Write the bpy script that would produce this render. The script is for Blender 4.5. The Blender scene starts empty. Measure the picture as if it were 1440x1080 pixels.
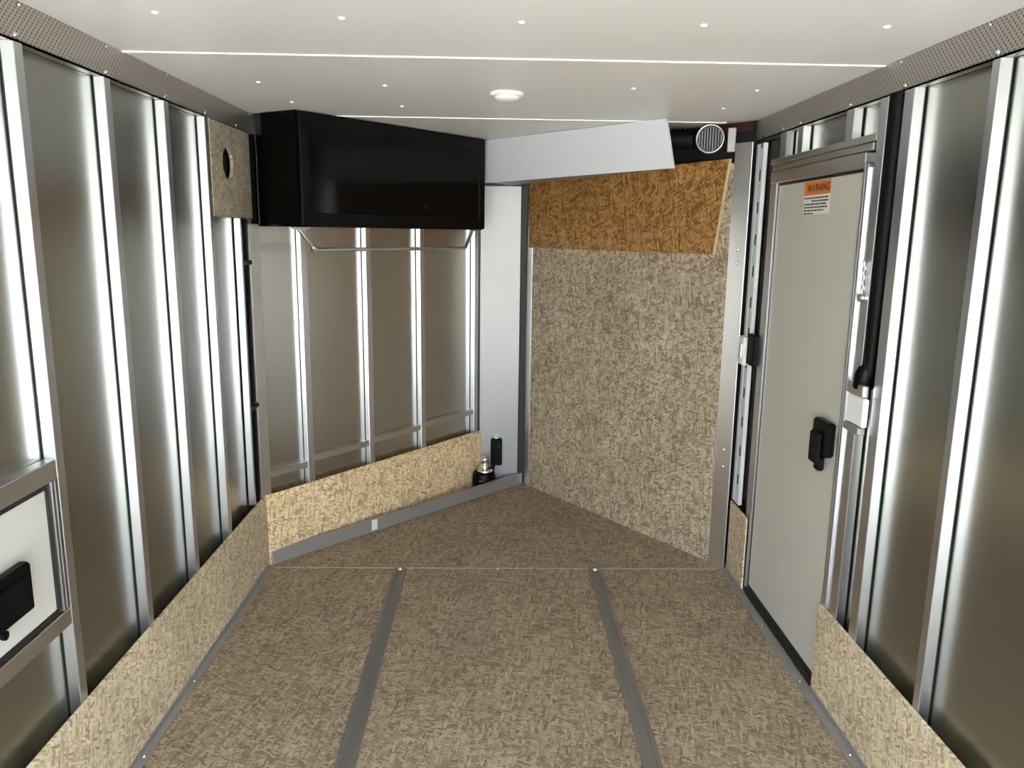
import bpy, math, random
from mathutils import Matrix, Vector
random.seed(7)
sc = bpy.context.scene
COL = sc.collection

# ---------------------------------------------------------------- camera
S = 1.5
cam_d = bpy.data.cameras.new('camera'); cam = bpy.data.objects.new('camera', cam_d); COL.objects.link(cam)
cam_d.sensor_width = 36.0; cam_d.lens = 1088.03 / 1440 * 36.0; cam_d.clip_start = 0.05
yaw, pitch, roll = 0.0243305, 0.193679, 0.0138212
f = Vector((math.sin(yaw)*math.cos(pitch), math.cos(yaw)*math.cos(pitch), -math.sin(pitch)))
r0 = Vector((math.cos(yaw), -math.sin(yaw), 0)); u0 = r0.cross(f)
r = r0*math.cos(roll) + u0*math.sin(roll); u = r.cross(f)
cam.matrix_world = Matrix(((r.x, u.x, -f.x, 0), (r.y, u.y, -f.y, 0), (r.z, u.z, -f.z, S), (0, 0, 0, 1)))
sc.camera = cam

# ---------------------------------------------------------------- daylight
Y_REAR = -1.15
SKY_STRENGTH = 1.0
SUN_STRENGTH = 3.2
EXPOSURE = 4.0
w = bpy.data.worlds.new('daylight'); sc.world = w; w.use_nodes = True
nt = w.node_tree; nt.nodes.clear()
out = nt.nodes.new('ShaderNodeOutputWorld'); bg = nt.nodes.new('ShaderNodeBackground')
tc = nt.nodes.new('ShaderNodeTexCoord'); sx = nt.nodes.new('ShaderNodeSeparateXYZ'); rp = nt.nodes.new('ShaderNodeValToRGB')
nt.links.new(tc.outputs['Generated'], sx.inputs[0]); nt.links.new(sx.outputs['Z'], rp.inputs[0])
nt.links.new(rp.outputs[0], bg.inputs[0]); nt.links.new(bg.outputs[0], out.inputs[0])
e = rp.color_ramp.elements
e[0].position = 0.0; e[0].color = (0.16, 0.14, 0.11, 1)
e[1].position = 0.10; e[1].color = (0.20, 0.17, 0.12, 1)
k = e.new(0.13); k.color = (0.78, 0.88, 1.0, 1)
k = e.new(1.0); k.color = (0.62, 0.76, 1.0, 1)
bg.inputs[1].default_value = SKY_STRENGTH
sd = bpy.data.lights.new('sun', 'SUN'); sd.energy = SUN_STRENGTH; sd.angle = 0.02; sd.color = (1, 0.96, 0.9)
sun = bpy.data.objects.new('sun', sd); COL.objects.link(sun); sun.rotation_euler = (math.radians(-32), 0, math.radians(50)); sun.location = (0, -4, 6)
# comes from ahead of the body, over the roof, so it lights the yard behind the rear opening only
sc.view_settings.view_transform = 'Standard'; sc.view_settings.look = 'None'
sc.view_settings.gamma = 1; sc.view_settings.use_curve_mapping = False
sc.view_settings.exposure = EXPOSURE
sc.cycles.use_denoising = True
sc.cycles.max_bounces = 14; sc.cycles.diffuse_bounces = 8; sc.cycles.glossy_bounces = 8
sc.cycles.caustics_reflective = True; sc.cycles.blur_glossy = 0.5
sc.cycles.sample_clamp_indirect = 6

# ---------------------------------------------------------------- materials
def mat(name, col=(0.8, 0.8, 0.8), rough=0.5, metal=0.0, spec=0.5, bump=0.0, bscale=40, var=0.0, stretch=(1, 1, 1), coat=0.0, emit=None):
    m = bpy.data.materials.new(name); m.use_nodes = True; n = m.node_tree; b = n.nodes['Principled BSDF']
    b.inputs['Base Color'].default_value = (*col, 1); b.inputs['Roughness'].default_value = rough
    b.inputs['Metallic'].default_value = metal; b.inputs['Specular IOR Level'].default_value = spec
    b.inputs['Coat Weight'].default_value = coat
    if emit: b.inputs['Emission Color'].default_value = (*emit[0], 1); b.inputs['Emission Strength'].default_value = emit[1]
    if bump or var:
        t = n.nodes.new('ShaderNodeTexCoord'); mp = n.nodes.new('ShaderNodeMapping'); mp.inputs['Scale'].default_value = stretch
        no = n.nodes.new('ShaderNodeTexNoise'); no.inputs['Scale'].default_value = bscale; no.inputs['Detail'].default_value = 4
        n.links.new(t.outputs['Object'], mp.inputs[0]); n.links.new(mp.outputs[0], no.inputs['Vector'])
        if var:
            mx = n.nodes.new('ShaderNodeMix'); mx.data_type = 'RGBA'
            mx.inputs['A'].default_value = (*[c*(1-var) for c in col], 1); mx.inputs['B'].default_value = (*[min(1, c*(1+var)) for c in col], 1)
            n.links.new(no.outputs['Fac'], mx.inputs['Factor']); n.links.new(mx.outputs['Result'], b.inputs['Base Color'])
        if bump:
            bp = n.nodes.new('ShaderNodeBump'); bp.inputs['Strength'].default_value = bump; bp.inputs['Distance'].default_value = 0.01
            n.links.new(no.outputs['Fac'], bp.inputs['Height']); n.links.new(bp.outputs[0], b.inputs['Normal'])
    return m

def osb(name, dark, mid, light, axes=(0, 1), rough=0.6, sc_=1.0, spots=0.5, spec=0.3):
    """strand board: elongated flakes in several directions within the panel's plane"""
    m = bpy.data.materials.new(name); m.use_nodes = True; n = m.node_tree; L = n.links; b = n.nodes['Principled BSDF']
    b.inputs['Roughness'].default_value = rough; b.inputs['Specular IOR Level'].default_value = spec
    t = n.nodes.new('ShaderNodeTexCoord'); sp = n.nodes.new('ShaderNodeSeparateXYZ'); cb = n.nodes.new('ShaderNodeCombineXYZ')
    L.new(t.outputs['Object'], sp.inputs[0]); L.new(sp.outputs[axes[0]], cb.inputs[0]); L.new(sp.outputs[axes[1]], cb.inputs[1])
    nz = n.nodes.new('ShaderNodeTexNoise'); nz.inputs['Scale'].default_value = 5*sc_; nz.inputs['Detail'].default_value = 1
    L.new(cb.outputs[0], nz.inputs['Vector'])
    wob = n.nodes.new('ShaderNodeVectorMath'); wob.operation = 'MULTIPLY_ADD'; wob.inputs[1].default_value = (0.012, 0.012, 0); L.new(nz.outputs['Color'], wob.inputs[0]); L.new(cb.outputs[0], wob.inputs[2])
    lay = []
    for i, (ang, sx_, sy_) in enumerate(((2, 22, 130), (91, 24, 140), (14, 30, 120), (78, 26, 150), (-30, 45, 170))):
        mp = n.nodes.new('ShaderNodeMapping'); mp.vector_type = 'TEXTURE'
        mp.inputs['Rotation'].default_value = (0, 0, math.radians(ang)); mp.inputs['Location'].default_value = (i*0.37, i*0.11, 0)
        mp.inputs['Scale'].default_value = (1/(sx_*sc_), 1/(sy_*sc_), 1)
        L.new(wob.outputs[0], mp.inputs[0])
        v = n.nodes.new('ShaderNodeTexVoronoi'); v.voronoi_dimensions = '2D'; v.inputs['Scale'].default_value = 1.0
        L.new(mp.outputs[0], v.inputs['Vector'])
        s = n.nodes.new('ShaderNodeSeparateColor'); L.new(v.outputs['Color'], s.inputs[0]); lay.append(s)
    val = lay[0].outputs[0]
    for i in range(1, 5):   # a flake of the next layer lies on top where its own random draw says so
        st = n.nodes.new('ShaderNodeMath'); st.operation = 'GREATER_THAN'; st.inputs[1].default_value = (0.5, 0.6, 0.6, 0.72)[i-1]
        L.new(lay[i].outputs[1], st.inputs[0])
        mx = n.nodes.new('ShaderNodeMix'); L.new(st.outputs[0], mx.inputs['Factor']); L.new(val, mx.inputs['A']); L.new(lay[i].outputs[0], mx.inputs['B'])
        val = mx.outputs[0]
    fib = n.nodes.new('ShaderNodeTexNoise'); fib.inputs['Scale'].default_value = 130*sc_; fib.inputs['Detail'].default_value = 3; L.new(wob.outputs[0], fib.inputs['Vector'])
    a1 = n.nodes.new('ShaderNodeMath'); a1.operation = 'MULTIPLY_ADD'; a1.inputs[1].default_value = 0.55; L.new(fib.outputs['Fac'], a1.inputs[0])
    a0 = n.nodes.new('ShaderNodeMath'); a0.operation = 'MULTIPLY_ADD'; a0.inputs[1].default_value = 0.75; a0.inputs[2].default_value = -0.15; L.new(val, a0.inputs[0]); L.new(a0.outputs[0], a1.inputs[2])
    r_ = n.nodes.new('ShaderNodeValToRGB'); L.new(a1.outputs[0], r_.inputs[0]); q = r_.color_ramp.elements
    q[0].position = 0.08; q[0].color = (*dark, 1); q[1].position = 0.9; q[1].color = (*light, 1); k = q.new(0.42); k.color = (*mid, 1)
    big = n.nodes.new('ShaderNodeTexNoise'); big.inputs['Scale'].default_value = 3.2; big.inputs['Detail'].default_value = 2; L.new(cb.outputs[0], big.inputs['Vector'])
    sh = n.nodes.new('ShaderNodeMath'); sh.operation = 'MULTIPLY_ADD'; sh.inputs[1].default_value = 0.5; sh.inputs[2].default_value = 0.75; L.new(big.outputs['Fac'], sh.inputs[0])
    mu = n.nodes.new('ShaderNodeVectorMath'); mu.operation = 'SCALE'; L.new(r_.outputs[0], mu.inputs[0]); L.new(sh.outputs[0], mu.inputs['Scale'])
    # dark bark specks
    fk = n.nodes.new('ShaderNodeTexNoise'); fk.inputs['Scale'].default_value = 120*sc_; fk.inputs['Detail'].default_value = 2
    mp = n.nodes.new('ShaderNodeMapping'); mp.inputs['Scale'].default_value = (0.45, 1.3, 1); L.new(wob.outputs[0], mp.inputs[0]); L.new(mp.outputs[0], fk.inputs['Vector'])
    fr = n.nodes.new('ShaderNodeValToRGB'); L.new(fk.outputs['Fac'], fr.inputs[0]); fr.color_ramp.elements[0].position = 0.27; fr.color_ramp.elements[1].position = 0.36
    fm = n.nodes.new('ShaderNodeMix'); fm.data_type = 'RGBA'; fm.inputs['A'].default_value = (*[c*0.45 for c in dark], 1)
    mixf = n.nodes.new('ShaderNodeMath'); mixf.operation = 'MAXIMUM'; mixf.inputs[1].default_value = 1-spots; L.new(fr.outputs[0], mixf.inputs[0])
    L.new(mixf.outputs[0], fm.inputs['Factor']); L.new(mu.outputs[0], fm.inputs['B']); L.new(fm.outputs['Result'], b.inputs['Base Color'])
    bp = n.nodes.new('ShaderNodeBump'); bp.inputs['Strength'].default_value = 0.1; bp.inputs['Distance'].default_value = 0.002
    L.new(a1.outputs[0], bp.inputs['Height']); L.new(bp.outputs[0], b.inputs['Normal'])
    return m

def perforated(name, col, axes, pitch_=0.011):
    m = mat(name, col, 0.42, 0.9); n = m.node_tree; L = n.links; b = n.nodes['Principled BSDF']
    t = n.nodes.new('ShaderNodeTexCoord'); sp = n.nodes.new('ShaderNodeSeparateXYZ'); cb = n.nodes.new('ShaderNodeCombineXYZ')
    L.new(t.outputs['Object'], sp.inputs[0]); L.new(sp.outputs[axes[0]], cb.inputs[0]); L.new(sp.outputs[axes[1]], cb.inputs[1])
    mp = n.nodes.new('ShaderNodeMapping'); mp.inputs['Rotation'].default_value = (0, 0, math.radians(45)); mp.inputs['Scale'].default_value = (1/pitch_,)*3
    L.new(cb.outputs[0], mp.inputs[0])
    v = n.nodes.new('ShaderNodeTexVoronoi'); v.voronoi_dimensions = '2D'; v.inputs['Scale'].default_value = 1; v.inputs['Randomness'].default_value = 0
    L.new(mp.outputs[0], v.inputs['Vector'])
    rr = n.nodes.new('ShaderNodeValToRGB'); L.new(v.outputs['Distance'], rr.inputs[0]); q = rr.color_ramp.elements
    q[0].position = 0.2; q[0].color = (*[c*0.35 for c in col], 1); q[1].position = 0.34; q[1].color = (*col, 1)
    L.new(rr.outputs[0], b.inputs['Base Color'])
    bp = n.nodes.new('ShaderNodeBump'); bp.inputs['Strength'].default_value = 0.6; bp.inputs['Distance'].default_value = 0.002
    L.new(v.outputs['Distance'], bp.inputs['Height']); L.new(bp.outputs[0], b.inputs['Normal'])
    return m

M = dict(
    skin=mat('aluminium_skin', (0.44, 0.45, 0.405), 0.27, 1.0, bump=0.02, bscale=1.2, var=0.05, stretch=(1, 1, 0.4)),
    skin_n=mat('aluminium_skin_nose', (0.50, 0.50, 0.47), 0.27, 1.0, bump=0.02, bscale=1.2, var=0.05, stretch=(1, 1, 0.4)),
    stud=mat('stud_aluminium', (0.66, 0.68, 0.72), 0.33, 1.0, bump=0.03, bscale=60, var=0.04, stretch=(1, 1, 0.05)),
    frame=mat('frame_aluminium', (0.66, 0.65, 0.62), 0.38, 1.0, bump=0.03, bscale=60, var=0.06, stretch=(1, 0.1, 0.1)),
    plate=mat('nose_plate_aluminium', (0.32, 0.32, 0.315), 0.5, 1.0, bump=0.05, bscale=3, var=0.05),
    plate2=mat('dull_plate_aluminium', (0.78, 0.78, 0.77), 0.38, 1.0, bump=0.04, bscale=3, var=0.06),
    rail=mat('floor_rail_metal', (0.34, 0.33, 0.31), 0.45, 0.8, bump=0.05, bscale=80, var=0.15),
    trim=mat('grey_floor_trim', (0.33, 0.32, 0.31), 0.5, 0.5, bump=0.05, bscale=60, var=0.12),
    ceil=mat('ceiling_vinyl', (0.82, 0.80, 0.765), 0.42, 0.0, 0.25, bump=0.02, bscale=2, var=0.015),
    seam=mat('white_seam_strip', (0.95, 0.95, 0.92), 0.35),
    white=mat('white_plastic', (0.86, 0.87, 0.86), 0.35, var=0.02, bscale=8),
    panelw=mat('white_coated_panel', (0.66, 0.68, 0.70), 0.3, 0.0, 0.5, var=0.03, bscale=5),
    door=mat('door_white_paint', (0.60, 0.59, 0.53), 0.42, 0.0, 0.4, var=0.02, bscale=2),
    hatch=mat('hatch_white_paint', (0.66, 0.65, 0.61), 0.4, 0.0, 0.4, var=0.02, bscale=4),
    black=mat('black_gloss', (0.002, 0.002, 0.002), 0.1, 0.0, 0.12, coat=0.0, var=0.1, bscale=8),
    blackm=mat('black_satin', (0.003, 0.003, 0.003), 0.4, 0.0, 0.12, var=0.1, bscale=30),
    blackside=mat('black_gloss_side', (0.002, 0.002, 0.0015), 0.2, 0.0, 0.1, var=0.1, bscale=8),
    rubber=mat('black_rubber', (0.002, 0.002, 0.0025), 0.55, 0.0, 0.15, bump=0.2, bscale=120),
    dark=mat('dark_gasket', (0.015, 0.014, 0.012), 0.6),
    chrome=mat('chrome', (0.9, 0.9, 0.9), 0.12, 1.0, bump=0.02, bscale=30),
    maroon=mat('maroon_paint', (0.03, 0.006, 0.006), 0.5, var=0.2, bscale=20),
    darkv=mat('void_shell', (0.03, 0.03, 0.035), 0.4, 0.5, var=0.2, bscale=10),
    orange=mat('label_orange', (0.75, 0.22, 0.04), 0.5, var=0.05, bscale=20),
    ink=mat('label_ink', (0.01, 0.01, 0.01), 0.6, var=0.05, bscale=20),
    cream=mat('label_white', (0.85, 0.83, 0.76), 0.5, var=0.03, bscale=20),
    ground=mat('yard_concrete', (0.55, 0.53, 0.49), 0.9, var=0.2, bscale=2),
    bandL=perforated('perforated_band', (0.56, 0.53, 0.49), (1, 2)),
    tape=mat('pale_tape', (0.75, 0.75, 0.75), 0.4, var=0.05, bscale=30),
    floor=osb('osb_floor', (0.15, 0.105, 0.066), (0.275, 0.205, 0.135), (0.44, 0.355, 0.25), (0, 1), 0.55, spec=0.25, spots=0.35),
    kickL=osb('osb_kick_side', (0.32, 0.245, 0.15), (0.56, 0.455, 0.31), (0.78, 0.67, 0.48), (1, 2), 0.65, spots=0.35),
    kickS=osb('osb_kick_slant', (0.30, 0.19, 0.09), (0.68, 0.49, 0.28), (0.9, 0.74, 0.48), (0, 2), 0.65),
    nose=osb('osb_nose_panel', (0.15, 0.11, 0.07), (0.34, 0.265, 0.185), (0.56, 0.47, 0.345), (0, 2), 0.6, spots=0.8),
    brown=osb('osb_stained', (0.11, 0.045, 0.010), (0.28, 0.135, 0.038), (0.48, 0.27, 0.085), (0, 2), 0.45, 0.8, spots=0.7),
    patch=osb('osb_patch', (0.20, 0.16, 0.11), (0.36, 0.31, 0.23), (0.5, 0.45, 0.35), (1, 2), 0.6, spots=0.4),
    ventrim=mat('dull_chrome', (0.42, 0.42, 0.42), 0.3, 1.0, bump=0.03, bscale=60, var=0.1),
    seamtan=mat('tan_floor_seam', (0.40, 0.32, 0.23), 0.6, var=0.3, bscale=40),
    galv=mat('bright_galvanised', (0.88, 0.89, 0.9), 0.35, 0.25, 0.5, bump=0.03, bscale=60, var=0.04),
    edge=mat('osb_raw_edge', (0.62, 0.47, 0.28), 0.7, var=0.3, bscale=120),
)

# ---------------------------------------------------------------- mesh helpers
class MB:
    def __init__(s): s.v = []; s.f = []; s.sm = []
    def add(s, v, f, smooth=False):
        o = len(s.v); s.v += [tuple(p) for p in v]; s.f += [tuple(i+o for i in q) for q in f]; s.sm += [smooth]*len(f); return s
    def box(s, x0, x1, y0, y1, z0, z1, b=0.0):
        if x0 > x1: x0, x1 = x1, x0
        if y0 > y1: y0, y1 = y1, y0
        if z0 > z1: z0, z1 = z1, z0
        if b <= 0:
            v = [(x, y, z) for z in (z0, z1) for y in (y0, y1) for x in (x0, x1)]
            return s.add(v, [(0, 2, 3, 1), (4, 5, 7, 6), (0, 1, 5, 4), (2, 6, 7, 3), (0, 4, 6, 2), (1, 3, 7, 5)])
        # chamfered box
        import itertools
        v = []; idx = {}
        for sx_, sy_, sz_ in itertools.product((0, 1), repeat=3):
            X = (x0, x1)[sx_]; Y = (y0, y1)[sy_]; Z = (z0, z1)[sz_]
            dx = b if not sx_ else -b; dy = b if not sy_ else -b; dz = b if not sz_ else -b
            for a, p in (('x', (X, Y+dy, Z+dz)), ('y', (X+dx, Y, Z+dz)), ('z', (X+dx, Y+dy, Z))):
                idx[(sx_, sy_, sz_, a)] = len(v); v.append(p)
        F = []
        for a in range(3):
            for side in (0, 1):
                q = []
                for c in ((0, 0), (1, 0), (1, 1), (0, 1)):
                    t = [0, 0, 0]; t[a] = side; t[(a+1) % 3] = c[0]; t[(a+2) % 3] = c[1]; q.append(idx[(*t, 'xyz'[a])])
                F.append(q if side else q[::-1])
        for a in range(3):   # edges along a
            b1, b2 = (a+1) % 3, (a+2) % 3
            for c in ((0, 0), (1, 0), (1, 1), (0, 1)):
                t0 = [0, 0, 0]; t0[b1], t0[b2] = c; t1 = list(t0); t1[a] = 1
                q = [idx[(*t0, 'xyz'[b1])], idx[(*t1, 'xyz'[b1])], idx[(*t1, 'xyz'[b2])], idx[(*t0, 'xyz'[b2])]]
                F.append(q if c[0] != c[1] else q[::-1])
        for t in itertools.product((0, 1), repeat=3):
            q = [idx[(*t, 'x')], idx[(*t, 'y')], idx[(*t, 'z')]]
            F.append(q if sum(t) % 2 else q[::-1])
        return s.add(v, F)
    def tube(s, pts, rad, n=16, caps=True, smooth=True):
        pts = [Vector(p) for p in pts]; rads = rad if isinstance(rad, (list, tuple)) else [rad]*len(pts)
        rings = []; prev = None
        for i, p in enumerate(pts):
            d = (pts[min(i+1, len(pts)-1)] - pts[max(i-1, 0)])
            if d.length < 1e-9: d = pts[-1]-pts[0]
            d.normalize()
            a = Vector((0, 0, 1)) if abs(d.z) < 0.9 else Vector((1, 0, 0))
            if prev is not None: a = prev
            e1 = (a - d*a.dot(d)).normalized(); e2 = d.cross(e1); prev = e1
            rings.append([p + (e1*math.cos(2*math.pi*k/n) + e2*math.sin(2*math.pi*k/n))*rads[i] for k in range(n)])
        v = [q for r_ in rings for q in r_]; F = []
        for i in range(len(pts)-1):
            for k in range(n): F.append((i*n+k, i*n+(k+1) % n, (i+1)*n+(k+1) % n, (i+1)*n+k))
        s.add(v, F, smooth)
        if caps:
            s.add(rings[0], [tuple(range(n))[::-1]]); s.add(rings[-1], [tuple(range(n))])
        return s
    def lathe(s, prof, c=(0, 0, 0), n=32, axis='z', flip=1):
        v = []; F = []
        for rr, h in prof:
            for k in range(n):
                a = 2*math.pi*k/n; p = (rr*math.cos(a), rr*math.sin(a), h*flip)
                if axis == 'y': p = (p[0], p[2], p[1])
                if axis == 'x': p = (p[2], p[0], p[1])
                v.append((p[0]+c[0], p[1]+c[1], p[2]+c[2]))
        for i in range(len(prof)-1):
            for k in range(n): F.append((i*n+k, i*n+(k+1) % n, (i+1)*n+(k+1) % n, (i+1)*n+k))
        return s.add(v, F, True)
    def prism(s, poly, z0, z1):
        n = len(poly); v = [(x, y, z0) for x, y in poly] + [(x, y, z1) for x, y in poly]
        F = [tuple(range(n))[::-1], tuple(range(n, 2*n))] + [(i, (i+1) % n, n+(i+1) % n, n+i) for i in range(n)]
        return s.add(v, F)
    def build(s, name, m, parent=None, mw=None, loc=None):
        me = bpy.data.meshes.new(name); me.from_pydata(s.v, [], s.f)
        import bmesh
        bm = bmesh.new(); bm.from_mesh(me); bmesh.ops.recalc_face_normals(bm, faces=bm.faces); bm.to_mesh(me); bm.free()
        for p, q in zip(me.polygons, s.sm): p.use_smooth = q
        me.materials.append(m); o = bpy.data.objects.new(name, me); COL.objects.link(o)
        if mw is not None: o.matrix_world = mw
        if loc is not None: o.location = loc
        if parent: o.parent = parent
        return o
def T(x, y, ang=0, z=0): return Matrix.Translation((x, y, z)) @ Matrix.Rotation(ang, 4, 'Z')
def empty(name, mw): o = bpy.data.objects.new(name, None); COL.objects.link(o); o.matrix_world = mw; o.empty_display_size = 0.1; return o
def tag(o, label=None, cat=None, group=None, kind=None):
    if label: o['label'] = label
    if cat: o['category'] = cat
    if group: o['group'] = group
    if kind: o['kind'] = kind
    return o
def struct(o): o['kind'] = 'structure'; return o
def screw_head(mb, c, d, rad=0.006):
    """low domed screw head at c facing along the unit direction d"""
    c = Vector(c); d = Vector(d).normalized()
    mb.tube([c - d*0.001, c + d*rad*0.3, c + d*rad*0.55], [rad, rad*0.85, rad*0.35], 10)

# ---------------------------------------------------------------- plan of the body
XL, XR, H, YC = -1.02, 1.085, 1.97, 3.305
A = Vector((-1.02, 3.30)); B = Vector((-0.079, 4.50)); C = Vector((1.045, 3.325)); D = Vector((0.19, 4.50))
angL = math.atan2(B.y-A.y, B.x-A.x); LL = (B-A).length
angR = math.atan2(D.y-C.y, D.x-C.x); LR = (D-C).length
ML = T(A.x, A.y, angL)      # left slant frame: x along the wall, -y into the room
MR = T(C.x, C.y, angR)      # right slant frame: x along the wall, +y into the room
outline = [(-1.06, Y_REAR), (1.13, Y_REAR), (1.13, 3.33), (0.25, 4.56), (-0.12, 4.56), (-1.06, 3.33)]

# floor, ceiling ------------------------------------------------------------
struct(MB().prism([(-1.06, Y_REAR), (1.13, Y_REAR), (1.13, 3.289), (-1.06, 3.289)], -0.02, 0).build('floor', M['floor']))
fn = struct(MB().prism([(-1.06, 3.292), (1.13, 3.292), (1.13, 3.33), (0.25, 4.56), (-0.12, 4.56), (-1.06, 3.33)], -0.02, 0.0005).build('floor', M['floor']))
MB().box(-1.02, 1.085, 3.287, 3.294, 0.0, 0.0022, 0.0008).build('seam_strip', M['seamtan'], fn)
cl = struct(MB().prism(outline, H, H+0.03).build('ceiling', M['ceil']))
for y in (2.268, 3.42):
    xa, xb = (-1.02, 1.085) if y < 3 else (-0.93, 0.98)
    hw = 0.006 if y < 3 else 0.0035
    MB().box(xa, xb, y-hw, y+hw, H-0.0035, H+0.001, 0.001).build('seam_strip', M['seam'], cl)
for x, y in ((-.351, 1.882), (.056, 1.887), (.472, 1.88), (-.761, 1.866), (.885, 1.86), (-.776, 2.682), (-.368, 2.704), (.451, 2.674), (.86, 2.671), (-.362, 3.129), (-.768, 3.074), (.856, 3.045)):
    m_ = MB(); screw_head(m_, (x, y, H), (0, 0, -1), 0.009); m_.build('screw', M['seam'], cl)
# yard outside the rear opening
struct(MB().box(-25, 25, -40, 12, -0.50, -0.45).build('ground', M['ground']))

# walls ---------------------------------------------------------------------
XS, XSR = -1.052, 1.118
struct(MB().box(XS-0.02, XS, Y_REAR, 3.34, 0, H).build('wall_left', M['skin']))
wr = MB(); wr.box(XSR, XSR+0.02, Y_REAR, 2.33, 0, H); wr.box(XSR, XSR+0.02, 3.06, 3.34, 0, H); wr.box(XSR, XSR+0.02, 2.33, 3.06, 1.70, H); wr.box(XSR, XSR+0.02, 2.33, 3.06, 0, 0.03)
struct(wr.build('wall_right', M['skin']))
struct(MB().box(-0.03, LL+0.04, 0.032, 0.05, 0, H).build('wall_front_left', M['skin_n'], mw=ML))
struct(MB().box(-0.08, LR+0.03, -0.06, -0.045, 0, H).build('wall_front_right', M['darkv'], mw=MR))
struct(MB().box(-0.12, 0.25, 4.53, 4.55, 0, H).build('wall_front', M['darkv']))

# perforated band under the ceiling on both sides
for side, x, y1 in (('left', XL, 3.40), ('right', XR, 3.35)):
    sgn = 1 if side == 'left' else -1
    mb = MB().box(x, x-sgn*0.006, Y_REAR, y1, 1.884, H-0.001); mb.box(x, x-sgn*0.03, Y_REAR, y1, 1.884, 1.888)
    b_ = mb.build('trim_%d' % (1 if side == 'left' else 2), M['bandL']); b_['kind'] = 'structure'
    ys = (1.40, 1.775, 2.165, 2.535, 2.87, 3.2) if side == 'left' else (1.37, 1.76, 2.145, 2.465, 2.86, 3.03)
    for y in ys:
        m_ = MB(); screw_head(m_, (x, y, 1.896), (sgn, 0, 0), 0.007); m_.build('screw', M['chrome'], b_)
    for y in (1.3, 1.52, 1.9, 2.28, 2.66, 3.04):
        m_ = MB(); screw_head(m_, (x, y-0.1, 1.962), (sgn, 0, 0), 0.005); m_.build('screw', M['chrome'], b_)

# ---------------------------------------------------------------- wall studs
def stud(x, sgn, y, z0, z1, label, group, w_=0.034, dep=0.031):
    """rectangular aluminium tube, its front flush at x; the wall lies towards -sgn"""
    mb = MB().box(x, x-sgn*(dep-0.0028), y, y+w_, z0, z1, 0.0015)
    o = mb.build('wall_stud', M['stud']); tag(o, label, 'stud', group)
    MB().box(x-sgn*(dep-0.0028), x-sgn*dep, y+0.001, y+w_-0.001, z0, z1).build('mounting_tape', M['dark'], o)
    return o
GL, GR, GN = 'upright studs of the left wall', 'upright studs of the right wall', 'upright studs of the nose wall'
for y, lab in ((1.762, 'bright aluminium stud on left wall at the corner of the white hatch'),
               (2.150, 'second aluminium stud on left wall going forward, beyond the hatch'),
               (2.520, 'third aluminium stud on left wall, between hatch and strand board patch'),
               (2.860, 'aluminium stud on left wall touching the strand board patch with a hole')):
    stud(XL, 1, y, 0.0, 1.884, lab, GL)
stud(XR, -1, 1.744, 0.0, 1.884, 'wide bright aluminium stud on right wall nearest the camera', GR, 0.03)
stud(XR, -1, 1.31, 0.0, 1.884, 'aluminium stud on right wall just showing at the bottom right corner', GR, 0.034)
stud(XR, -1, 2.092, 0.0, 1.884, 'aluminium stud on right wall directly beside the thick black cable', GR, 0.05)
stud(XR, -1, 2.228, 0.0, 1.884, 'doorway stud on right wall between the thick black cable and the door frame', GR, 0.045)
# short studs over the door
for y, w_, lab in ((2.436, 0.05, 'short stud above the white door, nearest the camera'), (2.83, 0.045, 'short stud above the white door, middle of three'),
                   (2.99, 0.06, 'short stud above the white door, beside the front corner')):
    stud(XR, -1, y, 1.792, 1.884, lab, 'short studs above the side door', w_)
# nose wall studs
for s_, lab in ((0.256, 'nose wall stud nearest the left corner, under the black cabinet'), (0.642, 'nose wall stud second from the left corner'),
                (1.020, 'nose wall stud third from the left corner'), (1.468, 'nose wall stud next to the silver nose plate')):
    o = MB().box(s_, s_+0.036, 0.0, 0.0285, 0.0, 1.60, 0.0015).build('wall_stud', M['stud'], mw=ML); tag(o, lab, 'stud', GN)
    MB().box(s_+0.001, s_+0.035, 0.0285, 0.031, 0.0, 1.60).build('mounting_tape', M['dark'], o)
# corner posts
o = MB().box(-0.004, 0.046, -0.001, 0.03, 0.0, 1.52, 0.002).build('corner_post', M['frame'], mw=ML); tag(o, 'flat grey aluminium corner post between left wall and nose wall', 'post')

# horizontal girts between nose studs
for a, b_, z, lab in ((0.046, 0.256, 0.436, 'low cross rail in the first nose bay from the left corner'), (0.292, 0.642, 0.456, 'low cross rail in the second nose bay from the left corner'),
                      (0.678, 1.020, 0.464, 'low cross rail in the third nose bay from the left corner'), (1.056, 1.468, 0.470, 'low cross rail in the nose bay beside the silver plate')):
    o = MB().box(a, b_, 0.004, 0.031, z-0.03, z, 0.0015).build('cross_rail', M['frame'], mw=ML); tag(o, lab, 'rail', 'low cross rails of the nose wall')

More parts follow.
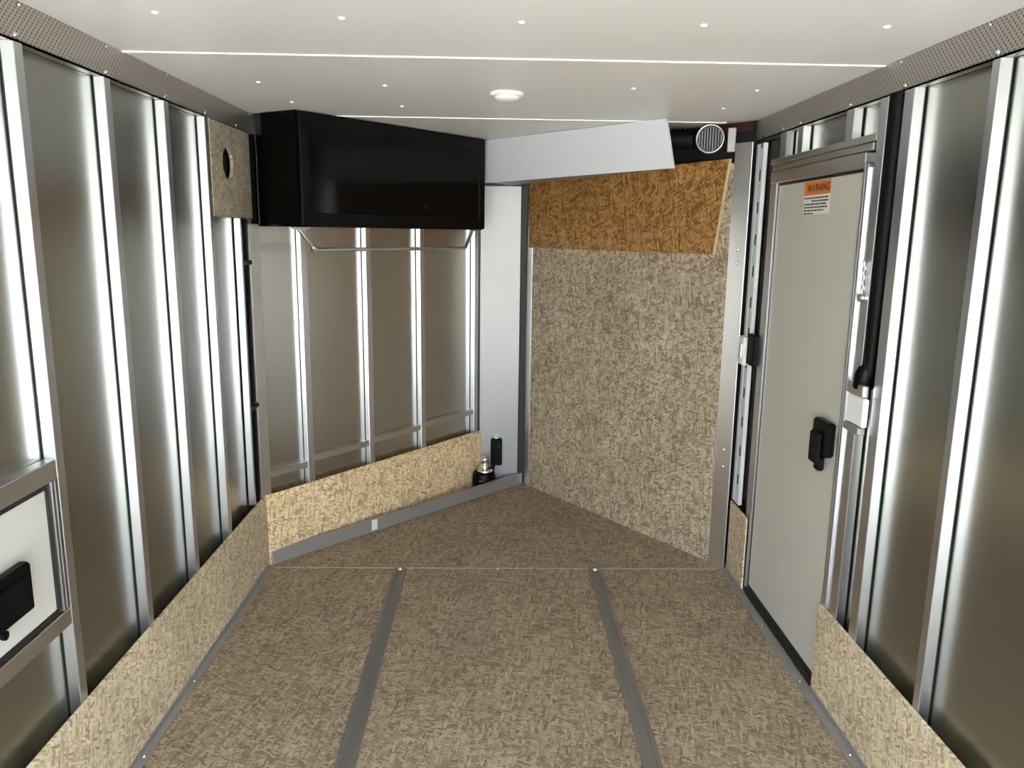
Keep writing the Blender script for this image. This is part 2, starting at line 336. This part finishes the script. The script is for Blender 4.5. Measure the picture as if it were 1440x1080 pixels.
# ---------------------------------------------------------------- hatch in the left wall
for z0, z1, lab in ((0.918, 0.966, 'horizontal aluminium rail on left wall above the white hatch'), (0.550, 0.592, 'horizontal aluminium rail on left wall below the white hatch')):
    o = MB().box(XL-0.001, XL-0.031, 0.60, 1.762, z0, z1, 0.002).build('hatch_rail', M['frame']); tag(o, lab, 'rail', 'rails around the white hatch')
h = struct(empty('door_2', T(XL-0.02, 0.7, 0)))
hp = lambda mb, nm, m, p=h: mb.build(nm, m, p, loc=None)
def rel(mb, o): # shift mesh data into an empty's local frame
    inv = o.matrix_world.inverted(); mb.v = [tuple(inv @ Vector(v)) for v in mb.v]; return mb
rel(MB().box(-1.03, -1.05, 0.70, 1.722, 0.606, 0.905, 0.002), h).build('panel', M['hatch'], h)
fr = MB()
for a in ((0.690, 1.75, 0.594, 0.606), (0.690, 1.75, 0.905, 0.917), (1.722, 1.734, 0.606, 0.905), (0.68, 0.70, 0.606, 0.905)):
    fr.box(-1.026, -1.05, *a)
rel(fr, h).build('gasket', M['dark'], h)
fr = MB(); fr.box(-1.022, -1.05, 1.736, 1.744, 0.594, 0.917, 0.001); fr.box(-1.021, -1.05, 1.748, 1.756, 0.594, 0.917, 0.001)
rel(fr, h).build('frame', M['stud'], h)
lt = rel(MB().box(-1.028, -1.000, 1.44, 1.597, 0.675, 0.787, 0.006), h).build('latch', M['blackm'], h)
m_ = MB().box(-1.000, -0.994, 1.46, 1.575, 0.70, 0.765, 0.003); rel(m_, h).build('handle', M['rubber'], lt)
m_ = MB().tube([(-1.03, 1.522, 0.650), (-1.022, 1.522, 0.650)], 0.010, 14); rel(m_, h).build('lock', M['rubber'], h)

# ---------------------------------------------------------------- side door in the right wall
d = struct(empty('door_1', T(XR, 2.70, 0)))
DP = rel(MB().box(1.094, 1.118, 2.345, 3.050, 0.040, 1.690, 0.002), d).build('panel', M['door'], d)
g = MB(); g.box(1.0935, 1.12, 3.050, 3.060, 0.03, 1.70); g.box(1.0935, 1.12, 2.336, 2.345, 0.03, 1.70); g.box(1.0935, 1.12, 2.345, 3.05, 1.690, 1.699); g.box(1.091, 1.12, 2.345, 3.05, 0.028, 0.040)
rel(g, d).build('gasket', M['dark'], d)
g = MB(); g.box(1.086, 1.118, 3.061, 3.072, 0.02, 1.70, 0.001); g.box(1.087, 1.118, 3.077, 3.086, 0.02, 1.70, 0.001); g.box(1.090, 1.118, 3.086, 3.135, 0.32, 1.70, 0.001)
g.box(1.084, 1.118, 2.322, 2.335, 0.30, 1.715, 0.001); g.box(1.082, 1.118, 2.303, 2.315, 0.30, 1.712, 0.001); g.box(1.089, 1.118, 2.275, 2.322, 0.30, 1.70, 0.001)
rel(g, d).build('frame', M['stud'], d)
g = MB(); g.box(1.086, 1.118, 2.335, 3.13, 1.700, 1.745, 0.002); g.box(1.090, 1.118, 2.30, 3.13, 1.749, 1.770, 0.002); g.box(1.086, 1.118, 2.28, 3.14, 1.772, 1.793, 0.002)
rel(g, d).build('header', M['frame'], d)
g = MB(); g.box(1.082, 1.094, 2.336, 3.06, 0.0, 0.026, 0.001); rel(g, d).build('threshold', M['dark'], d)
# paddle latch near the edge towards the camera
l_ = rel(MB().box(1.060, 1.094, 2.365, 2.475, 0.800, 0.915, 0.008), d).build('latch', M['blackm'], d)
g = MB(); g.box(1.040, 1.060, 2.385, 2.445, 0.775, 0.880, 0.006); g.box(1.050, 1.075, 2.385, 2.420, 0.752, 0.80, 0.006); rel(g, d).build('handle', M['rubber'], l_)
# warning label: orange header and rows of print
x = 1.0935
lb = rel(MB().box(x-0.0006, x, 2.575, 2.792, 1.640, 1.685), d).build('warning_label', M['orange'], DP)
lb.parent = d; 
rel(MB().box(x-0.0005, x, 2.575, 2.792, 1.574, 1.640), d).build('label_sheet', M['cream'], lb)
fc = bpy.data.curves.new('lettering', 'FONT'); fc.body = 'WARNING'; fc.size = 0.036; fc.align_x = 'CENTER'; fc.extrude = 0.0002; fc.space_character = 1.1
t_ = bpy.data.objects.new('lettering', fc); COL.objects.link(t_); fc.materials.append(M['ink'])
bpy.context.view_layer.update()
me = bpy.data.meshes.new_from_object(t_.evaluated_get(bpy.context.evaluated_depsgraph_get())); bpy.data.objects.remove(t_)
to = bpy.data.objects.new('lettering', me); COL.objects.link(to); to.parent = lb
to.matrix_local = Matrix.Translation((x-0.0012-XR, 2.672-2.70, 1.651)) @ Matrix(((0, 0, -1, 0), (-1, 0, 0, 0), (0, 1, 0, 0), (0, 0, 0, 1)))
for i, (a, b_) in enumerate(((2.585, 2.785), (2.585, 2.72), (2.60, 2.785), (2.59, 2.785), (2.62, 2.785), (2.70, 2.785))):
    z = 1.632 - i*0.0105; g = MB(); y = b_
    while y > a:
        l2 = random.uniform(0.012, 0.035); g.box(x-0.0010, x-0.0004, max(a, y-l2), y, z-0.0045, z); y -= l2+0.005
    rel(g, d).build('print_line', M['ink'], lb)

# slotted upright beside the door, and the dark channel
so = MB().box(1.083, 1.100, 3.225, 3.275, 0.33, 1.87, 0.002); so.box(1.083, 1.100, 3.283, 3.315, 0.33, 1.87, 0.002)
o = so.build('slotted_upright', M['galv']); tag(o, 'bright slotted aluminium upright in the right front corner beside the door', 'post')
z = 0.42
while z < 1.85:
    MB().box(1.0822, 1.084, 3.243, 3.257, z, z+0.045).build('slot', M['dark'], o); z += 0.13
o = MB().box(1.112, 1.118, 3.14, 3.222, 0.33, 1.87).build('dark_channel', M['dark']); tag(o, 'dark recessed channel between the slotted upright and door hinge side', 'channel')
bx = empty('switch_box', T(1.08, 3.27)); tag(bx, 'small white switch box with black back on the slotted upright left of door', 'switch')
rel(MB().box(1.060, 1.083, 3.235, 3.315, 0.955, 1.075, 0.004), bx).build('box_body', M['white'], bx)
rel(MB().box(1.070, 1.100, 3.135, 3.222, 0.965, 1.095, 0.004), bx).build('cover', M['rubber'], bx)
rel(MB().box(1.056, 1.062, 3.26, 3.285, 0.985, 1.045, 0.002), bx).build('rocker', M['chrome'], bx)

# thick black cable and its box
cb_ = empty('cable', T(1.10, 2.20)); tag(cb_, 'thick black cable hanging down right wall beside the doorway', 'cable')
rel(MB().tube([(1.098, 2.190, 1.884), (1.098, 2.192, 1.5), (1.098, 2.198, 1.15), (1.096, 2.203, 1.10)], [0.026, 0.024, 0.020, 0.019], 16), cb_).build('cable_body', M['rubber'], cb_)
rel(MB().tube([(1.092, 2.208, 1.125), (1.090, 2.212, 1.105), (1.088, 2.214, 1.065), (1.088, 2.214, 1.055)], [0.022, 0.028, 0.028, 0.018], 16), cb_).build('connector', M['blackm'], cb_)
ob = empty('outlet_box', T(1.085, 2.21)); tag(ob, 'bright box on right wall under the black cable end', 'outlet')
rel(MB().box(1.068, 1.085, 2.155, 2.262, 0.955, 1.040, 0.004), ob).build('box_body', M['white'], ob)
rel(MB().box(1.066, 1.085, 2.165, 2.270, 1.042, 1.078, 0.003), ob).build('bracket', M['frame'], ob)
rel(MB().box(1.062, 1.085, 2.165, 2.262, 0.930, 0.953, 0.003), ob).build('clamp', M['trim'], ob)
ch = empty('door_chain', T(1.085, 2.262)); tag(ch, 'short metal chain hanging on the doorway stud above the outlet box', 'chain')
for i in range(7):
    z = 1.425 - i*0.014; g = MB(); pts = []
    for k_ in range(13):
        a = 2*math.pi*k_/12
        o1 = 0.005*math.cos(a); o2 = 0.010*math.sin(a)
        pts.append((1.078 + (o1 if i % 2 else 0), 2.262 + (0 if i % 2 else o1), z+o2))
    g.tube(pts, 0.0016, 6); rel(g, ch).build('link', M['chrome'], ch)
rel(MB().tube([(1.072, 2.262, 1.325), (1.084, 2.262, 1.325)], 0.012, 16), ch).build('ring_plate', M['frame'], ch)

# ---------------------------------------------------------------- kick boards
def board(name, mb, m, label, mw=None):
    o = mb.build(name, m, mw=mw); tag(o, label, 'board', 'low strand boards along the foot of the walls' if name == 'kick_board' else None); return o
board('kick_board', MB().box(XL+0.001, XL+0.011, Y_REAR+0.1, 3.303, 0.001, 0.333, 0.001), M['kickL'], 'long low pale strand board along the foot of the left wall')
board('kick_board', MB().box(XR-0.011, XR-0.001, Y_REAR+0.1, 2.334, 0.001, 0.318, 0.001), M['kickL'], 'low pale strand board along right wall, from the door towards the camera')
board('kick_board', MB().box(XR-0.010, XR-0.002, 3.085, 3.305, 0.001, 0.325, 0.001), M['kickL'], 'short strand board piece between the door and the right front corner')
board('kick_board', MB().box(0.012, LL-0.002, -0.012, -0.002, 0.001, 0.335, 0.001), M['kickS'], 'low pale strand board along the slanted left nose wall', ML)
# floor edge trims
def trim(n, mb, screws, up=(0, 0, 1)):
    o = struct(mb.build('trim_%d' % n, M['trim']))
    for s_ in screws:
        m_ = MB(); screw_head(m_, s_, up, 0.006); m_.build('screw', M['chrome'], o)
    return o
trim(3, MB().box(XL+0.011, XL+0.038, Y_REAR+0.1, 3.285, 0.0, 0.007, 0.001).box(XL+0.011, XL+0.014, Y_REAR+0.1, 3.285, 0, 0.018),
     [(-0.995, y, 0.007) for y in (1.25, 1.62, 2.0, 2.38, 2.76, 3.14)])
trim(4, MB().box(XR-0.011, XR-0.045, Y_REAR+0.1, 3.285, 0.0, 0.007, 0.001).box(XR-0.011, XR-0.014, Y_REAR+0.1, 2.334, 0, 0.018),
     [(1.058, y, 0.007) for y in (1.25, 1.62, 2.0, 2.38, 2.76, 3.14)])
a45 = math.atan2(4.497-3.303, 0.180+1.005); L45 = math.hypot(4.497-3.303, 0.180+1.005)
tb = MB().box(0.0, L45, 0.0, 0.026, 0.001, 0.068, 0.003)
o = tb.build('floor_curb', M['trim'], mw=T(-1.005, 3.303, a45)); tag(o, 'grey metal curb crossing the floor diagonally in front of the nose wall', 'curb')
MB().box(0.565, 0.60, -0.0006, 0.0, 0.012, 0.067).build('tape_patch', M['tape'], o)
# floor rails
def rail(x, label):
    o = empty('floor_rail', T(x, 0)); tag(o, label, 'rail', 'recessed floor rails')
    g = MB(); g.box(-0.029, -0.014, Y_REAR+0.1, 3.285, 0.0, 0.006, 0.001); g.box(0.014, 0.029, Y_REAR+0.1, 3.285, 0.0, 0.006, 0.001); g.box(-0.014, 0.014, Y_REAR+0.1, 3.285, 0.0, 0.0015)
    g.build('channel', M['rail'], o)
    g = MB(); screw_head(g, (0.0, 3.27, 0.006), (0, 0, 1), 0.013); g.build('end_bolt', M['chrome'], o)
    return o
rail(-0.413, 'grey metal rail let into the floor, left of centre')
rail(0.467, 'grey metal rail let into the floor, right of centre')
m_ = MB(); screw_head(m_, (0.027, 3.28, 0.0), (0, 0, 1), 0.007); o = m_.build('floor_screw', M['chrome']); tag(o, 'bright screw head in the floor seam between the two rails', 'screw')

# ---------------------------------------------------------------- strand board patch with hole (left wall)
y0, y1, z0, z1, cy, cz, rad = 2.897, 3.345, 1.542, 1.884, 3.075, 1.742, 0.060
g = MB(); n = 48; xf, xb = XL+0.002, XL-0.010
ring = [(cy+rad*math.cos(2*math.pi*i/n), cz+rad*math.sin(2*math.pi*i/n)) for i in range(n)]
def onrect(yy, zz):
    dy, dz = yy-cy, zz-cz; t = min([((y1 if dy > 0 else y0)-cy)/dy if abs(dy) > 1e-9 else 1e9, ((z1 if dz > 0 else z0)-cz)/dz if abs(dz) > 1e-9 else 1e9]); return (cy+dy*t, cz+dz*t)
outer = [onrect(*p) for p in ring]
for c_ in ((y0, z0), (y1, z0), (y1, z1), (y0, z1)):   # snap the nearest ray to each corner
    i = min(range(n), key=lambda k: (outer[k][0]-c_[0])**2+(outer[k][1]-c_[1])**2); outer[i] = c_
V = [(xf, *p) for p in ring]+[(xf, *p) for p in outer]+[(xb, *p) for p in ring]+[(xb, *p) for p in outer]; F = []
for i in range(n):
    j = (i+1) % n; F += [(i, j, n+j, n+i), (2*n+i, 3*n+i, 3*n+j, 2*n+j), (i, 2*n+i, 2*n+j, j), (n+i, n+j, 3*n+j, 3*n+i)]
g.add(V, F); o = board('wall_patch', g, M['patch'], 'small strand board panel with a round black hole, high on left wall')
MB().tube([(XS+0.001, cy, cz), (XS+0.004, cy, cz)], rad+0.02, 40).build('hole_backing', M['dark'], o)

# vertical conduits in the left corner
cd = empty('conduit', T(-1.035, 3.24)); tag(cd, 'dark jointed vertical conduit in the left front corner below strand board patch', 'pipe')
for nm, z0_, z1_ in (('pipe_section', 0.33, 0.745), ('pipe_section', 0.765, 1.355), ('pipe_section', 1.37, 1.542)):
    rel(MB().box(-1.015, -1.046, 3.225, 3.262, z0_, z1_, 0.006), cd).build(nm, M['blackm'], cd)
for z_ in (0.755, 1.362):
    rel(MB().box(-1.010, -1.048, 3.205, 3.285, z_-0.009, z_+0.009, 0.003), cd).build('joint_clip', M['dark'], cd)
for y_ in (3.19, 3.272):
    rel(MB().box(-1.02, -1.048, y_, y_+0.016, 0.33, 1.542, 0.002), cd).build('side_strip', M['stud'], cd)

# ---------------------------------------------------------------- black overhead cabinet
KQ = Vector((-0.80, 3.25)); KE = Vector((-0.062, 4.150)); angK = math.atan2(KE.y-KQ.y, KE.x-KQ.x); LK = (KE-KQ).length
cab = empty('overhead_cabinet', T(KQ.x, KQ.y, angK, 1.51)); tag(cab, 'glossy black overhead cabinet on the slanted left nose wall under the ceiling', 'cabinet')
hh = H-1.51-0.002
g = MB()
# body as a prism: front straight, left end square back to the wall corner, right end shaped to the nose
Pk = T(KQ.x, KQ.y, angK).inverted()
back = [Pk @ Vector((-1.021, 3.392, 0)), Pk @ Vector((-0.97, 3.45, 0)), Pk @ Vector((-0.105, 4.49, 0))]
g.prism([(0, 0.004), (LK, 0.004), (back[2].x, back[2].y), (back[1].x, back[1].y), (back[0].x, back[0].y)], 0, hh)
g.build('body', M['blackside'], cab)
shd = MB().box(-1.047, -1.001, 3.347, 3.386, 1.512, 1.882); shd.v = [tuple(cab.matrix_world.inverted() @ Vector(v)) for v in shd.v]; shd.build('shade_strip', M['blackside'], cab)  # added black strip: stands in for the shade between wall patch and cabinet end
dr_ = MB(); fw = 0.045
dr_.box(0.006, LK-0.006, -0.016, 0.003, 0.005, 0.005+fw*1.2, 0.002); dr_.box(0.006, LK-0.006, -0.016, 0.003, hh-0.07, hh-0.006, 0.002)
dr_.box(0.006, 0.006+fw, -0.016, 0.003, 0.005+fw*1.2, hh-0.07, 0.002); dr_.box(LK-0.006-fw, LK-0.006, -0.016, 0.003, 0.005+fw*1.2, hh-0.07, 0.002)
dd = dr_.build('door', M['blackm'], cab)
MB().box(0.006+fw, LK-0.006-fw, -0.011, 0.002, 0.005+fw*1.2, hh-0.07).build('door_panel', M['black'], dd)
g = MB().tube([(0.72, -0.018, 0.105), (0.72, -0.012, 0.105)], 0.016, 20); g.build('latch', M['blackm'], dd)
# rod hung under it
rd = empty('hanging_rod', T(KQ.x, KQ.y, angK, 1.42)); tag(rd, 'thin aluminium rod with bent ends hanging below the black cabinet', 'rod')
MB().tube([(0.005, 0.02, 0.088), (0.072, 0.003, -0.0), (0.09, 0.0, -0.004), (1.01, 0.0, -0.004), (1.028, 0.003, 0.0), (1.10, 0.02, 0.088)], 0.0085, 12).build('rod_bar', M['stud'], rd)
MB().tube([(0.066, 0.004, 0.004), (0.082, 0.001, -0.006)], 0.014, 12).build('bracket', M['chrome'], rd)
MB().box(-0.02, 0.05, 0.0, 0.03, 0.082, 0.0895, 0.001).build('mount', M['frame'], rd)
MB().box(1.06, 1.13, 0.0, 0.03, 0.082, 0.0895, 0.001).build('mount', M['frame'], rd)

# ---------------------------------------------------------------- nose plate and its fittings
o = MB().box(-0.082, 0.148, 4.497, 4.503, 0.0, 1.755, 0.001).build('nose_plate', M['plate']); tag(o, 'tall bright silver plate covering the tip of the nose', 'plate')
o = MB().box(0.150, 0.185, 4.500, 4.515, 0.0, 1.76, 0.002).build('nose_strip', M['dark']); tag(o, 'narrow dark gap strip between the silver nose plate and large strand board', 'strip')
bb = empty('black_box', T(0.022, 4.49, 0, 0.2)); tag(bb, 'upright black rectangular box low on the silver nose plate', 'box')
MB().box(-0.035, 0.032, -0.03, 0.006, -0.075, 0.09, 0.006).build('box_body', M['blackm'], bb)
MB().box(-0.014, 0.012, -0.026, 0.004, 0.088, 0.103, 0.003).build('top_clip', M['chrome'], bb)
g = MB(); screw_head(g, (0.017, -0.03, 0.045), (0, -1, 0), 0.005); g.build('screw', M['chrome'], bb)
fb = empty('hitch_fitting', T(-0.052, 4.40, 0, 0.0)); tag(fb, 'low black round fitting with shiny cap on floor behind the curb', 'fitting')
MB().lathe([(0.0, 0.0), (0.066, 0.0), (0.068, 0.05), (0.066, 0.095), (0.058, 0.112), (0.0, 0.118)], n=28).build('base', M['blackm'], fb)
MB().lathe([(0.046, 0.105), (0.046, 0.122), (0.036, 0.130), (0.0, 0.132)], c=(0.006, 0, 0), n=24).build('rim', M['chrome'], fb)
MB().lathe([(0.024, 0.125), (0.024, 0.150), (0.018, 0.155), (0.018, 0.165), (0.027, 0.168), (0.027, 0.190), (0.02, 0.197), (0.0, 0.199)], c=(0.004, 0, 0), n=20).build('cap', M['chrome'], fb)
MB().tube([(0.04, 0.01, 0.08), (0.055, 0.03, 0.14), (0.052, 0.06, 0.19)], 0.012, 10).build('hose', M['rubber'], fb)
MB().box(-0.028, 0.0, -0.070, -0.064, 0.062, 0.072, 0.002).build('badge', M['chrome'], fb)

# ---------------------------------------------------------------- right nose wall: boards
board('nose_board', MB().box(0.060, LR-0.045, -0.012, 0.0, 0.001, 1.80, 0.001), M['nose'], 'tall strand board sheet covering the slanted right nose wall', MR)
o = MB().box(LR-0.043, LR+0.005, -0.010, 0.001, 0.0, 1.78, 0.001).build('edge_strip', M['plate2'], mw=MR); tag(o, 'narrow grey aluminium strip along the left edge of the tall strand board', 'strip')
# stained upper board with a slanted right edge
g = MB(); a0, a1, zb, zt = 0.118, LR-0.022, 1.415, 1.80
V = [(a0+0.012, 0.001, zb), (a1, 0.001, zb), (a1, 0.001, zt-0.012), (a0-0.044, 0.001, zt+0.018), (a0+0.012, 0.010, zb), (a1, 0.010, zb), (a1, 0.010, zt-0.012), (a0-0.044, 0.010, zt+0.018)]
g.add(V, [(0, 1, 2, 3), (4, 7, 6, 5), (0, 4, 5, 1), (1, 5, 6, 2), (2, 6, 7, 3), (3, 7, 4, 0)])
o = board('upper_board', g, M['brown'], 'dark brown stained strand board across the top of the right nose wall', MR)
g = MB(); V = [(a0+0.010, 0.001, zb), (a0+0.0165, 0.001, zb), (a0-0.0395, 0.001, zt+0.018), (a0-0.046, 0.001, zt+0.018)]; V += [(p[0], 0.0105, p[2]) for p in V]
g.add(V, [(0, 1, 2, 3), (4, 7, 6, 5), (0, 4, 5, 1), (1, 5, 6, 2), (2, 6, 7, 3), (3, 7, 4, 0)]); g.build('raw_edge', M['edge'], o)
# right corner plate
o = MB().box(-0.028, 0.058, -0.006, 0.001, 0.0, 1.88, 0.001).build('corner_plate', M['plate2'], mw=MR); tag(o, 'tall grey metal corner plate between right nose wall and side door', 'plate')
for z_ in (0.475, 0.555, 1.385, 1.44):
    m_ = MB(); screw_head(m_, (0.012, 0.001, z_), (0, 1, 0), 0.008); m_.build('screw', M['chrome'], o)

# ---------------------------------------------------------------- white overhead panel and the void beside it
W1 = Vector((0.70, 3.32)); W2 = Vector((-0.06, 4.20)); angW = math.atan2(W2.y-W1.y, W2.x-W1.x); LW = (W2-W1).length
MW = T(W1.x, W1.y, angW)
wp = empty('soffit_box', MW); tag(wp, 'white overhead box panel above the right nose wall, next to black cabinet', 'panel')
g = MB(); V = [(0.0, 0.0, H-0.002), (-0.049, 0.0, 1.768), (LW, 0.0, 1.752), (LW, 0.0, H-0.002)]; V += [(p[0], -0.012, p[2]) for p in V]
g.add(V, [(0, 1, 2, 3), (4, 7, 6, 5), (0, 4, 5, 1), (1, 5, 6, 2), (2, 6, 7, 3), (3, 7, 4, 0)]); g.build('front_panel', M['panelw'], wp)
g = MB(); V = [(-0.02, -0.012, 1.771), (LW, -0.012, 1.757), (LW+0.12, -0.29, 1.757), (0.33, -0.29, 1.790)]; V += [(p[0], p[1], p[2]+0.008) for p in V]
g.add(V, [(0, 1, 2, 3), (4, 7, 6, 5), (0, 4, 5, 1), (1, 5, 6, 2), (2, 6, 7, 3), (3, 7, 4, 0)]); g.build('bottom_panel', M['trim'], wp)
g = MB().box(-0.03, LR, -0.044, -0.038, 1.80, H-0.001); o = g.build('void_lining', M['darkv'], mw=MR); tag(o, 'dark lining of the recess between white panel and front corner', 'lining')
MB().box(0.0, 0.5, -0.036, -0.028, 1.928, H-0.004, 0.001).build('maroon_strip', M['maroon'], o)
# round vent with duct
vt = empty('round_vent', T(0.925, 3.455, angR+math.radians(32), 1.905)); tag(vt, 'round chrome-rimmed vent in the dark recess at the upper right corner', 'vent')
MB().lathe([(0.052, -0.05), (0.052, 0.018), (0.058, 0.022), (0.062, 0.018), (0.062, 0.0), (0.056, -0.05)], n=40, axis='y', flip=1).build('rim', M['ventrim'], vt)
g = MB()
for i in range(-4, 5):
    x_ = i*0.0115; hz = math.sqrt(max(0.0, 0.052**2-x_**2)); g.box(x_-0.0018, x_+0.0018, -0.002, 0.010, -hz, hz, 0.001)
g.build('grille', M['rail'], vt)
MB().lathe([(0.0, -0.012), (0.052, -0.012)], n=40, axis='y').build('back_plate', M['darkv'], vt)
g = MB(); pts = [(0.07+i*0.01, -0.0, -0.0) for i in range(22)]; g.tube(pts, [0.044+0.005*(i % 2) for i in range(22)], 20); dk = g.build('duct', M['rubber'], vt)
MB().box(-0.110, -0.075, 0.034, 0.042, -0.060, 0.040, 0.003).build('side_bracket', M['trim'], vt)

# ---------------------------------------------------------------- dome light
dl = empty('ceiling_light', T(0.036, 2.80, 0, H)); tag(dl, 'small round white dome light on the ceiling', 'light')
MB().lathe([(0.0, -0.0005), (0.058, -0.0005), (0.059, -0.006), (0.054, -0.012), (0.046, -0.014)], n=40).build('base', M['seam'], dl)
MB().lathe([(0.046, -0.012), (0.044, -0.020), (0.034, -0.027), (0.018, -0.031), (0.0, -0.032)], n=40).build('lens', mat('dome_lens', (0.75, 0.76, 0.76), 0.12, 0.0, 0.6, var=0.04, bscale=30), dl)
